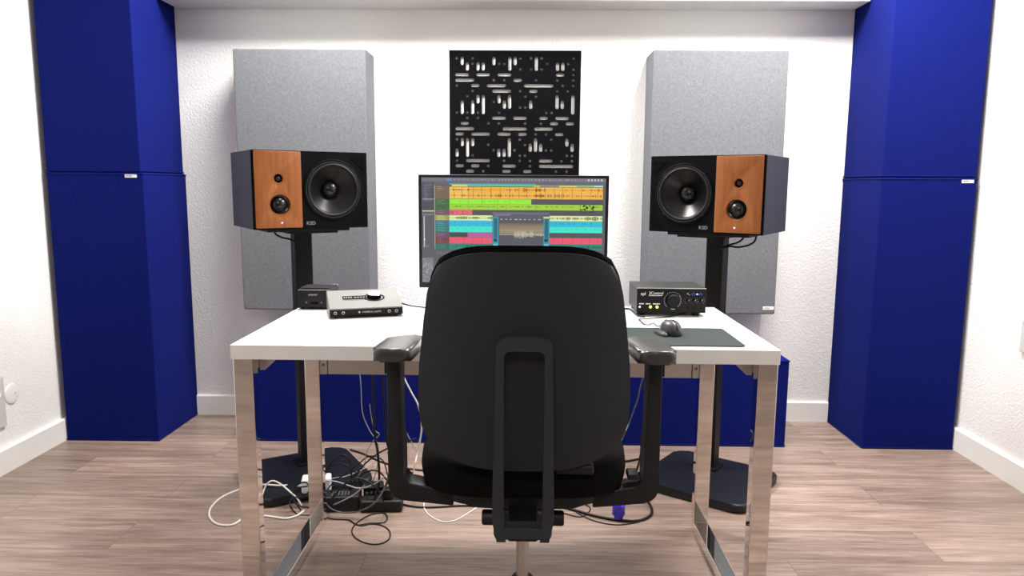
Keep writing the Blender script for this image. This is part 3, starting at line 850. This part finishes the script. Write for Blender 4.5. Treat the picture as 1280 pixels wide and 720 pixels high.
# tilt mechanism
obj('tilt_arm',box(new(),-.03,.03,cy(1.33),cy(1.50),.44,.455,.006,2),'black_plastic',ch)
b=new()
box(b,-.062,.062,cy(1.46),cy(1.72),.375,.446,.012,3)
obj('tilt_mechanism',b,'black_plastic',ch)
for s in (-1,1):
    b=lathe(new(),[(0,0),(.0165,0),(.0165,.024),(.0145,.028),(0,.028)],24,Matrix.Translation((s*.06,cy(1.5),.411))@Matrix.Rotation(s*PI/2,4,'Y')); obj('side_knob',b,'black_plastic',ch)
    b=prism(new(),rrect(-.09,.09,-.012,.012,.006,3),-.003,.003,'z',.001,1) ; 
    for v in b.verts: v.co=Matrix.Translation((s*.165,cy(1.62),.402))@Matrix.Rotation(-s*math.radians(6),4,'Y')@v.co
    obj('lever',b,'black_plastic',ch)
    # armrest: L-shaped post and pad
    r_=.03
    out=[(s*.288,.772),(s*.288,.492)]
    def arc(cx_,cz_,rr,a0,a1): return [(cx_+rr*math.cos(a0+(a1-a0)*i/6),cz_+rr*math.sin(a0+(a1-a0)*i/6)) for i in range(7)]
    if s>0: out+=arc(.258,.480,.030,0,-PI/2)+[(.15,.438),(.15,.470),(.235,.488)]+arc(.243,.500,.012,-PI/2,0)+[(.255,.58),(.258,.60),(.258,.772)]
    else:  out+=arc(-.258,.480,.030,PI,1.5*PI)+[(-.15,.438),(-.15,.470),(-.235,.488)]+arc(-.243,.500,.012,-PI/2,-PI)+[(-.255,.58),(-.258,.60),(-.258,.772)]
    b=prism(new(),out,cy(1.492),cy(1.545),'y',.004,2)
    am=obj('armrest',b,'black_plastic',ch)
    xa,xb=(.2265,.302) if s>0 else (-.302,-.2265)
    def tilt(q):
        x,y,z=q; k=(y-cy(1.42))/.2
        return (x-s*.004*max(0,k)**2,y,z-.012*k)
    if s>0: pts=rrect(xa,xb,cy(1.415),cy(1.625),(.016,.05,.022,.018),6)
    else: pts=rrect(xa,xb,cy(1.415),cy(1.625),(.018,.022,.05,.016),6)
    b=prism(new(),pts,  .771,.798,'z',.011,5,fn=tilt); obj('arm_pad',b,'pad_rubber',am,angle=85)
    b=box(new(),*( (.286,.294) if s>0 else (-.294,-.286)),cy(1.5),cy(1.54),.725,.768,.002); obj('height_button',b,'black_plastic',am)
# seat
def seat_out(n=40,a=.228,bq=.245,e=4.2):
    o=[]
    for i in range(n):
        t_=2*PI*i/n; c=math.cos(t_); s_=math.sin(t_)
        o.append((a*abs(c)**(2/e)*(1 if c>=0 else -1), cy(1.675)+bq*abs(s_)**(2/e)*(1 if s_>=0 else -1)))
    return o
b=new()
lay=[(.86,.474),(.95,.480),(.99,.497),(1.0,.52),(.985,.543),(.93,.558),(.8,.566),(.4,.562)]
so=seat_out(); rings=[]
for sc,z in lay: rings.append([b.verts.new((x*sc,cy(1.675)+(y-cy(1.675))*sc,z)) for x,y in so])
for A,B in zip(rings,rings[1:]):
    for i in range(len(so)): b.faces.new((A[i],A[(i+1)%len(so)],B[(i+1)%len(so)],B[i]))
b.faces.new(rings[0][::-1]); b.faces.new(rings[-1])
obj('seat_cushion',b,'seat_fabric',ch,angle=60)
b=new(); prism(b,[(x*.82,cy(1.675)+(y-cy(1.675))*.85) for x,y in so],.446,.476,'z',.01,2); obj('seat_pan',b,'black_plastic',ch)
b=box(new(),.066,.142,cy(1.408),cy(1.44),.545,.566,.006,3); obj('lumbar_handle',b,'black_plastic',ch)
b=box(new(),.222,.246,cy(1.49),cy(1.53),.50,.516,.005,2); obj('seat_knob',b,'black_plastic',ch)
# gas lift and five-star base
b=lathe(new(),[(0,.24),(.0138,.24),(.0138,.385),(0,.385)],32); g_=obj('gas_lift',b,'brushed_steel',ch); g_['label']='bare steel gas lift tube'
b=lathe(new(),[(0,.085),(.032,.085),(.034,.1),(.0255,.13),(.0245,.246),(.021,.25),(0,.25)],32); obj('lift_sleeve',b,'black_plastic',ch)
for k in range(5):
    a=math.radians(74+72*k)
    R_=Matrix.Rotation(a,4,'Z')
    b=new()
    st=[(.02,.026,.082,.128),(.1,.022,.088,.122),(.2,.018,.082,.106),(.29,.014,.072,.088),(.305,.010,.073,.084)]
    rg=[]
    for x,w_,z0,z1 in st: rg.append([b.verts.new(R_@Vector(p)) for p in ((x,-w_,z0),(x,w_,z0),(x,w_*.75,z1),(x,-w_*.75,z1))])
    for A,B in zip(rg,rg[1:]):
        for i in range(4): b.faces.new((A[i],A[(i+1)%4],B[(i+1)%4],B[i]))
    b.faces.new(rg[0][::-1]); b.faces.new(rg[-1])
    lg=obj('base_leg',b,'black_plastic',ch)
    b=new()
    for s in (-1,1):
        Mx=R_@Matrix.Translation((.292,s*.012,.0305))@Matrix.Rotation(PI/2,4,'X')
        lathe(b,[(0,-.009),(.024,-.009),(.0300,-.005),(.0300,.005),(.024,.009),(0,.009)],28,Mx)
    lathe(b,[(0,.03),(.006,.03),(.006,.075),(0,.075)],14,R_@Matrix.Translation((.292,0,0)))
    obj('caster',b,'black_plastic',lg)

# ------------------------------------------------------------------ sockets on the side walls
sk=thing('wall_socket','grey white socket plate low on the left wall, cut by the photo edge','socket',(XL,2.68,.18))
obj('plate',box(new(),0,.012,-.055,.048,0,.195,.003,2),'socket_grey',sk)
b=lathe(new(),[(0,.004),(.02,.004),(.022,.012),(.024,.012),(.024,.002)],28,Matrix.Translation((.01,-.004,.145))@Matrix.Rotation(PI/2,4,'Y')); obj('outlet',b,'socket_white',sk)
cp=thing('blanking_cap','round white blanking cap on the left wall beside the socket plate','wall cap',(XL,2.779,.293))
b=lathe(new(),[(.04,0),(.039,.004),(.034,.0065),(0,.0075)],40,Matrix.Rotation(PI/2,4,'Y')); obj('cover',b,'socket_white',cp)
b=lathe(new(),[(.004,.007),(.0035,.0085),(0,.0088)],14,Matrix.Translation((0,.012,0))@Matrix.Rotation(PI/2,4,'Y')); obj('screw',b,'socket_grey',cp)
sr=thing('wall_socket','grey socket plate on the right wall at the photo edge','socket',(XR,2.69,.513))
obj('plate',box(new(),-.012,0,-.075,.05,0,.12,.003,2),'socket_grey',sr)
b=lathe(new(),[(0,-.002),(.02,-.002),(.022,.006),(.024,.006),(.024,-.004)],28,Matrix.Translation((-.008,-.01,.06))@Matrix.Rotation(-PI/2,4,'Y')); obj('outlet',b,'socket_white',sr)

# ------------------------------------------------------------------ clutter under the desk
ps=thing('power_strip','black power strip on the floor at the right end of the cable tangle','power strip',(-.485,2.42,0),math.radians(4))
obj('body',box(new(),-.075,.07,-.03,.03,0,.042,.008,3),'black_plastic',ps)
for i in range(2):
    xo=-.035+i*.055
    b=lathe(new(),[(.021,.0415),(.021,.0435),(.0185,.0435),(.018,.036),(0,.036)],28,Matrix.Translation((xo,0,0))); obj('outlet',b,'controller_black',ps)
pl=thing('power_plug','black power plug pushed into the power strip, a cable leaving it','plug',(-.466,2.42,.042))
obj('body',box(new(),-.016,.016,-.018,.018,-.0015,.036,.006,3),'rubber',pl)
b=tube(new(),spline([(.012,0,.03),(.03,.006,.034),(.05,.02,.02),(.07,.03,-.012)]),.0035); obj('lead',b,'rubber',pl)
pb=thing('power_supply_brick','large black power brick lying in the cable tangle beside the left stand base','power supply',(-.612,2.428,0),math.radians(8))
obj('body',box(new(),-.085,.045,-.036,.036,0,.055,.006,3),'black_plastic',pb)
b=new()
for i in range(6):
    for j in range(3): box(b,-.05+i*.011,-.045+i*.011,-.02+j*.013,-.012+j*.013,.0548,.0556)
obj('port',b,'hub_grey',pb,angle=0)
ub=thing('usb_hub','small black hub box with grey sockets, standing behind the black brick','hub',(-.545,2.485,.0),math.radians(14))
obj('body',box(new(),-.02,.052,-.03,.03,0,.062,.004,2),'controller_black',ub)
b=new()
for i in range(4): box(b,-.014+i*.016,-.004+i*.016,-.0308,-.0298,.04,.048)
obj('port',b,'hub_grey',ub,angle=0)
wa=thing('power_adapter','white block power adapter on the left stand base behind the desk leg','adapter',(-.752,2.49,.0345),math.radians(12))
obj('body',box(new(),-.034,.068,-.028,.028,0,.052,.007,3),'white_plastic',wa)
b=lathe(new(),[(.006,0),(.005,.012),(.0035,.02),(0,.02)],16,Matrix.Translation((-.03,0,.022))@Matrix.Rotation(-PI/2,4,'Y')); obj('strain_relief',b,'white_plastic',wa)
bp_=thing('cable_connector','glossy violet blue plug on the floor behind the chair, right of the gas lift','plug',(.327,2.362,0))
b=lathe(new(),[(0,0),(.012,0),(.015,.008),(.0195,.03),(.0225,.055),(.019,.06),(0,.06)],24); obj('body',b,'blue_plug',bp_)
b=new()
for i in range(8):
    a=2*PI*i/8; Mx=Matrix.Rotation(a,4,'Z'); box(b,.0165,.0215,-.0022,.0022,.018,.05,.001,1,Mx)
obj('grip',b,'blue_plug',bp_)

CABLES=[
    ('power_cable',0.0042,'rubber','thick black cable hanging straight from the desk back edge into the tangle','cable','cables tangled under the desk',[(-0.5053, 2.4, 0.531), (-0.5052, 2.4, 0.398), (-0.5046, 2.4, 0.2856), (-0.495, 2.4, 0.2148), (-0.4909, 2.4, 0.1433), (-0.4946, 2.4, 0.0914), (-0.5093, 2.4, 0.0449)]),
    ('power_cable',0.0036,'rubber',"black cable hanging just left of the chair's left arm post, bowing outward",'cable','cables tangled under the desk',[(-0.4808, 2.44, 0.5216), (-0.4777, 2.44, 0.3864), (-0.4718, 2.44, 0.2492), (-0.459, 2.44, 0.18), (-0.4659, 2.44, 0.1041), (-0.4892, 2.44, 0.0539), (-0.5123, 2.4386, 0.004)]),
    ('audio_cable',0.0016,'wiregrey','thin grey wire hanging against the blue panel, leftmost of those under the desk','cable','cables tangled under the desk',[(-0.5676, 2.46, 0.5158), (-0.5611, 2.46, 0.4365), (-0.5577, 2.46, 0.3364), (-0.5366, 2.46, 0.2761), (-0.5149, 2.46, 0.2387), (-0.5016, 2.46, 0.201), (-0.5144, 2.46, 0.1187), (-0.5643, 2.5786, 0.002)]),
    ('audio_cable',0.0014,'wiregrey','short thin grey wire crossing in an X in front of the blue panel','cable','cables tangled under the desk',[(-0.5255, 2.43, 0.3747), (-0.5209, 2.43, 0.3321), (-0.5108, 2.43, 0.2838), (-0.4945, 2.43, 0.2668), (-0.5172, 2.43, 0.2407), (-0.5402, 2.43, 0.2001), (-0.5495, 2.43, 0.1536), (-0.5757, 2.43, 0.1067), (-0.6391, 2.5196, 0.002)]),
    ('white_cable',0.0028,'whiterubber','white cable slanting down behind the chair from the desk underside','cable',None,[(-0.4034, 2.34, 0.5387), (-0.3909, 2.34, 0.4931), (-0.3678, 2.34, 0.4447), (-0.3446, 2.34, 0.396), (-0.3348, 2.34, 0.3222), (-0.3491, 2.34, 0.2391), (-0.3632, 2.34, 0.1749), (-0.4171, 2.625, 0.003)]),
    ('audio_cable',0.0016,'wiregrey',"thin wire between the chair's left arm post and its backrest",'cable','cables tangled under the desk',[(-0.4394, 2.48, 0.461), (-0.4247, 2.48, 0.3172), (-0.4086, 2.48, 0.2592), (-0.3921, 2.48, 0.2243), (-0.37, 2.48, 0.1835), (-0.3195, 2.48, 0.137), (-0.284, 2.6773, 0.002)]),
    ('power_cable',0.0036,'rubber','black cable lying on the floor from the left stand base towards behind the chair','cable','cables tangled under the desk',[(-0.7313, 2.984, 0.0036), (-0.6582, 2.9303, 0.0036), (-0.576, 2.8523, 0.0036), (-0.4881, 2.7953, 0.0036), (-0.388, 2.7655, 0.0036), (-0.2604, 2.7534, 0.0036), (-0.104, 2.775, 0.0036)]),
    ('audio_cable',0.003,'rubber','black cable arching up in a tall hoop above the tangle beside the desk leg','cable','cables tangled under the desk',[(-0.7041, 2.5015, 0.003), (-0.6911, 2.42, 0.0802), (-0.6783, 2.42, 0.1385), (-0.6494, 2.42, 0.1793), (-0.6157, 2.42, 0.1942), (-0.5968, 2.42, 0.1743), (-0.5925, 2.42, 0.1222), (-0.618, 2.5042, 0.003)]),
    ('audio_cable',0.0026,'cablesheen','grey sheened cable sweeping in a wide bowl across the front of the tangle','cable','cables tangled under the desk',[(-0.6659, 2.34, 0.1033), (-0.6618, 2.34, 0.058), (-0.6381, 2.34, 0.0328), (-0.5951, 2.34, 0.0221), (-0.5407, 2.34, 0.0314), (-0.4913, 2.34, 0.0633), (-0.4638, 2.37, 0.1103), (-0.4492, 2.37, 0.1702), (-0.4536, 2.37, 0.2265)]),
    ('audio_cable',0.0028,'rubber','black cable rising diagonally from the desk leg to behind the arm post','cable','cables tangled under the desk',[(-0.7155, 2.5011, 0.003), (-0.6524, 2.42, 0.069), (-0.5957, 2.42, 0.1048), (-0.5443, 2.42, 0.1634), (-0.4937, 2.42, 0.2044), (-0.4324, 2.42, 0.2339), (-0.3659, 2.42, 0.2576)]),
    ('audio_cable',0.0022,'rubber','slim black cable crossing the tangle above the black brick','cable','cables tangled under the desk',[(-0.7195, 2.4739, 0.003), (-0.6684, 2.45, 0.0766), (-0.6194, 2.45, 0.1155), (-0.5736, 2.45, 0.1513), (-0.5337, 2.45, 0.181), (-0.4891, 2.45, 0.167), (-0.4731, 2.45, 0.1175), (-0.4871, 2.5788, 0.003)]),
    ('usb_cable',0.0022,'rubber','thin black cable dropped in two loops on the floor in front of the tangle','cable',None,[(-0.7005, 2.3851, 0.0024), (-0.6492, 2.3377, 0.0024), (-0.5818, 2.3278, 0.0024), (-0.547, 2.2936, 0.0024), (-0.5071, 2.3065, 0.0024), (-0.4604, 2.3138, 0.0024), (-0.4575, 2.3558, 0.0024), (-0.4797, 2.3858, 0.0024), (-0.5196, 2.366, 0.0024), (-0.547, 2.317, 0.0024), (-0.5549, 2.259, 0.0024), (-0.5319, 2.2047, 0.0024), (-0.4883, 2.1689, 0.0024), (-0.4472, 2.1649, 0.0024), (-0.4229, 2.1972, 0.0024), (-0.4303, 2.2516, 0.0024), (-0.4613, 2.2904, 0.0024), (-0.5006, 2.3008, 0.0024), (-0.5351, 2.2882, 0.0024), (-0.5818, 2.3278, 0.0024)]),
    ('white_cable',0.0034,'whiterubber','white cable making a wide loop on the floor left of the desk leg','cable',None,[(-0.7621, 2.5263, 0.04), (-0.8292, 2.5713, 0.02), (-0.876, 2.5178, 0.039), (-0.9436, 2.5274, 0.037), (-1.0362, 2.5667, 0.0036), (-1.0781, 2.4949, 0.0036), (-1.0819, 2.4085, 0.0036), (-1.0558, 2.3345, 0.0036), (-1.007, 2.2827, 0.0036), (-0.9573, 2.2784, 0.0036), (-0.9352, 2.3322, 0.0036), (-0.8988, 2.3516, 0.0036), (-0.8459, 2.3411, 0.0036), (-0.7935, 2.3306, 0.0036), (-0.7634, 2.3558, 0.0036), (-0.7527, 2.3935, 0.0036)]),
    ('white_cable',0.003,'whiterubber','white cable arched over the left stand base beside the white adapter','cable',None,[(-0.9116, 2.4379, 0.04), (-0.9008, 2.4509, 0.07), (-0.8776, 2.4511, 0.085), (-0.8476, 2.4526, 0.07), (-0.8077, 2.4318, 0.05), (-0.7836, 2.4246, 0.03), (-0.7656, 2.4177, 0.004)]),
    ('audio_cable',0.0024,'wiregrey','pale grey cable lying across the middle of the tangle over the brick','cable','cables tangled under the desk',[(-0.6681, 2.37, 0.1217), (-0.6327, 2.37, 0.1194), (-0.5893, 2.37, 0.1057), (-0.5622, 2.37, 0.0975), (-0.5294, 2.37, 0.1008), (-0.4964, 2.37, 0.1156), (-0.4687, 2.37, 0.1387)]),
    ('audio_cable',0.0022,'wiregrey','grey cable end sloping down the front of the black brick','cable','cables tangled under the desk',[(-0.5324, 2.36, 0.1136), (-0.5602, 2.36, 0.0848), (-0.5879, 2.36, 0.0673), (-0.621, 2.36, 0.0496), (-0.6773, 2.4227, 0.003)]),
    ('audio_cable',0.0024,'rubber','small black coil of cable between the white adapter and the left desk leg','cable','cables tangled under the desk',[(-0.7635, 2.3923, 0.004), (-0.7849, 2.3935, 0.038), (-0.8054, 2.4413, 0.04), (-0.7854, 2.4, 0.0816), (-0.7626, 2.4, 0.0992), (-0.7405, 2.4, 0.0995), (-0.7359, 2.4, 0.0707), (-0.7588, 2.4, 0.0471), (-0.7807, 2.4, 0.0584), (-0.7688, 2.4, 0.0818), (-0.7408, 2.4, 0.088)]),
    ('power_cable',0.0032,'rubber',"pair-bound black cable running from the power strip under the chair's left arm",'cable',None,[(-0.48, 2.5078, 0.0034), (-0.4319, 2.4622, 0.0034), (-0.3827, 2.4376, 0.0034), (-0.3147, 2.4333, 0.0034), (-0.204, 2.4498, 0.0034), (-0.091, 2.4404, 0.0034)]),
    ('white_cable',0.0018,'whiterubber','thin white cable lying in a slack curve on the floor under the seat','cable',None,[(-0.35, 2.5289, 0.002), (-0.3431, 2.4354, 0.002), (-0.3119, 2.3673, 0.002), (-0.2664, 2.3265, 0.002), (-0.222, 2.3398, 0.002), (-0.1881, 2.3896, 0.002), (-0.148, 2.4546, 0.002)]),
    ('power_cable',0.0046,'rubber','thick black cable looping over the floor behind the right arm and through the blue plug','cable',None,[(0.1061, 2.4697, 0.0048), (0.1875, 2.4205, 0.0048), (0.2528, 2.379, 0.0048), (0.3255, 2.351, 0.0048), (0.3841, 2.3468, 0.0048), (0.4259, 2.3722, 0.0048), (0.4497, 2.4162, 0.0048), (0.4522, 2.4807, 0.0048), (0.4389, 2.5761, 0.0048), (0.4338, 2.679, 0.0048), (0.4322, 2.7737, 0.0048)]),
    ('audio_cable',0.002,'rubber','thin dark cable curving on the floor nearest the blue plug','cable',None,[(0.1316, 2.4118, 0.0022), (0.2009, 2.3768, 0.0022), (0.2392, 2.4406, 0.0022), (0.2142, 2.4788, 0.0022), (0.1776, 2.4386, 0.0022), (0.2369, 2.3537, 0.0022), (0.3191, 2.3208, 0.0022), (0.3976, 2.3467, 0.0022)]),
    ('power_cable',0.0036,'rubber',"black cable hanging behind the chair's right arm post",'cable',None,[(0.4217, 2.45, 0.4504), (0.4198, 2.45, 0.3371), (0.417, 2.45, 0.2512), (0.4079, 2.45, 0.1876), (0.3957, 2.45, 0.1351), (0.4105, 2.6649, 0.004)]),
    ('audio_cable',0.0026,'cablesheen','grey twisted cable slanting down between the backrest and right arm post','cable',None,[(0.4087, 2.42, 0.536), (0.4049, 2.42, 0.4862), (0.3955, 2.42, 0.4417), (0.3886, 2.42, 0.4025), (0.3762, 2.42, 0.3631), (0.3613, 2.42, 0.3179), (0.3409, 2.42, 0.2666), (0.3605, 2.8598, 0.003)]),
    ('power_cable',0.0042,'rubber','black cable lying on the floor behind the right stand base','cable',None,[(0.3816, 2.8743, 0.0044), (0.4575, 2.9033, 0.0044), (0.5311, 2.951, 0.0044), (0.5747, 2.971, 0.0044)]),
    ('speaker_cable',0.0036,'rubber','black cable sagging from the left speaker to its stand pole','cable','cables under the loudspeakers',[(-0.929, 2.7, 0.9556), (-0.9179, 2.7, 0.9351), (-0.8946, 2.7, 0.9234), (-0.868, 2.7, 0.9177), (-0.8446, 2.7, 0.906)]),
    ('speaker_cable',0.0036,'rubber','upper black cable sagging from the right speaker to its stand pole','cable','cables under the loudspeakers',[(0.8079, 2.7, 0.9571), (0.7976, 2.7, 0.9307), (0.775, 2.7, 0.9159), (0.7519, 2.7, 0.9099), (0.7262, 2.7, 0.8979)]),
    ('speaker_cable',0.0036,'rubber','lower black cable with a ragged end beneath the right speaker','cable','cables under the loudspeakers',[(0.8427, 2.68, 0.95), (0.8354, 2.68, 0.9238), (0.8102, 2.68, 0.909), (0.7757, 2.68, 0.9029), (0.7466, 2.68, 0.9056), (0.7152, 2.68, 0.8966)]),
    ('network_cable',0.0022,'rubber','thin black cable on the desktop running right from the silver interface','cable',None,[(-0.4034, 2.3422, 0.7425), (-0.3827, 2.311, 0.7425), (-0.3551, 2.281, 0.7425), (-0.3108, 2.2527, 0.7425), (-0.2332, 2.2271, 0.7425)]),
    ('power_cable',0.0026,'rubber','black cable on the desktop at the left corner of the black controller','cable',None,[(0.3008, 2.2513, 0.7435), (0.3257, 2.2527, 0.7435), (0.3318, 2.2091, 0.7435), (0.3358, 2.1397, 0.7435), (0.3528, 2.114, 0.7435)]),
    ('mouse_cable',0.0015,'rubber','thin kinked cable from the black mouse to under the controller','cable',None,[(0.3697, 1.92, 0.757), (0.3619, 1.9568, 0.7455), (0.3598, 2.007, 0.7448), (0.3428, 1.9841, 0.7445), (0.3332, 2.0059, 0.7425), (0.3319, 2.0544, 0.7425), (0.3313, 2.0795, 0.7425), (0.3531, 2.087, 0.7425), (0.3961, 2.1087, 0.7425), (0.4511, 2.1516, 0.7425), (0.4864, 2.195, 0.7425)]),
    ('power_cable',0.0034,'rubber','black cable humped over the black brick towards the power strip','cable','cables tangled under the desk',[(-0.6933, 2.42, 0.004), (-0.6424, 2.36, 0.0665), (-0.6031, 2.36, 0.1126), (-0.5591, 2.36, 0.1359), (-0.5213, 2.36, 0.1251), (-0.4893, 2.36, 0.0971), (-0.4707, 2.427, 0.004)]),
    ('power_cable',0.003,'rubber','black cable in a low arch across the top of the power strip','cable','cables tangled under the desk',[(-0.6344, 2.4766, 0.003), (-0.5954, 2.44, 0.0789), (-0.5552, 2.44, 0.1204), (-0.5101, 2.44, 0.1327), (-0.4771, 2.44, 0.1039), (-0.4553, 2.44, 0.0632), (-0.443, 2.494, 0.004)]),
    ('audio_cable',0.0024,'rubber','black cable curling high from the desk leg over the left stand base','cable','cables tangled under the desk',[(-0.7462, 2.5278, 0.003), (-0.7072, 2.46, 0.0984), (-0.6721, 2.46, 0.1401), (-0.6267, 2.46, 0.1466), (-0.5879, 2.46, 0.1177), (-0.5718, 2.46, 0.0766), (-0.5749, 2.492, 0.003)]),
    ('audio_cable',0.0026,'rubber','black cable in a flat coil at the foot of the left desk leg','cable','cables tangled under the desk',[(-0.6738, 2.3481, 0.0028), (-0.7096, 2.3592, 0.0028), (-0.7658, 2.3636, 0.0028), (-0.7918, 2.3632, 0.04), (-0.7956, 2.4282, 0.04), (-0.755, 2.4429, 0.04), (-0.7067, 2.3916, 0.04), (-0.7086, 2.3407, 0.04), (-0.7554, 2.3517, 0.04), (-0.793, 2.4018, 0.04), (-0.7678, 2.4291, 0.04), (-0.6993, 2.4048, 0.04)]),
    ('audio_cable',0.0018,'wiregrey','grey wire snaking across the stand base from adapter to power strip','cable','cables tangled under the desk',[(-0.7207, 2.504, 0.05), (-0.6957, 2.5631, 0.05), (-0.6584, 2.5793, 0.05), (-0.6245, 2.6387, 0.045), (-0.6014, 2.6998, 0.04), (-0.6003, 2.8438, 0.01)]),
]
for name,rad,mt,lab,cat,grp,pts in CABLES:
    b=tube(new(),spline(pts,6),rad,8)
    tag(obj(name,b,mt,angle=60),lab,cat,grp)

# ------------------------------------------------------------------ view
vs=scene.view_settings
scene.display_settings.display_device='sRGB'
vs.view_transform='Standard'; vs.look='None'; vs.exposure=0.68; vs.gamma=1; vs.use_curve_mapping=False
scene.cycles.use_denoising=True
scene.cycles.max_bounces=8
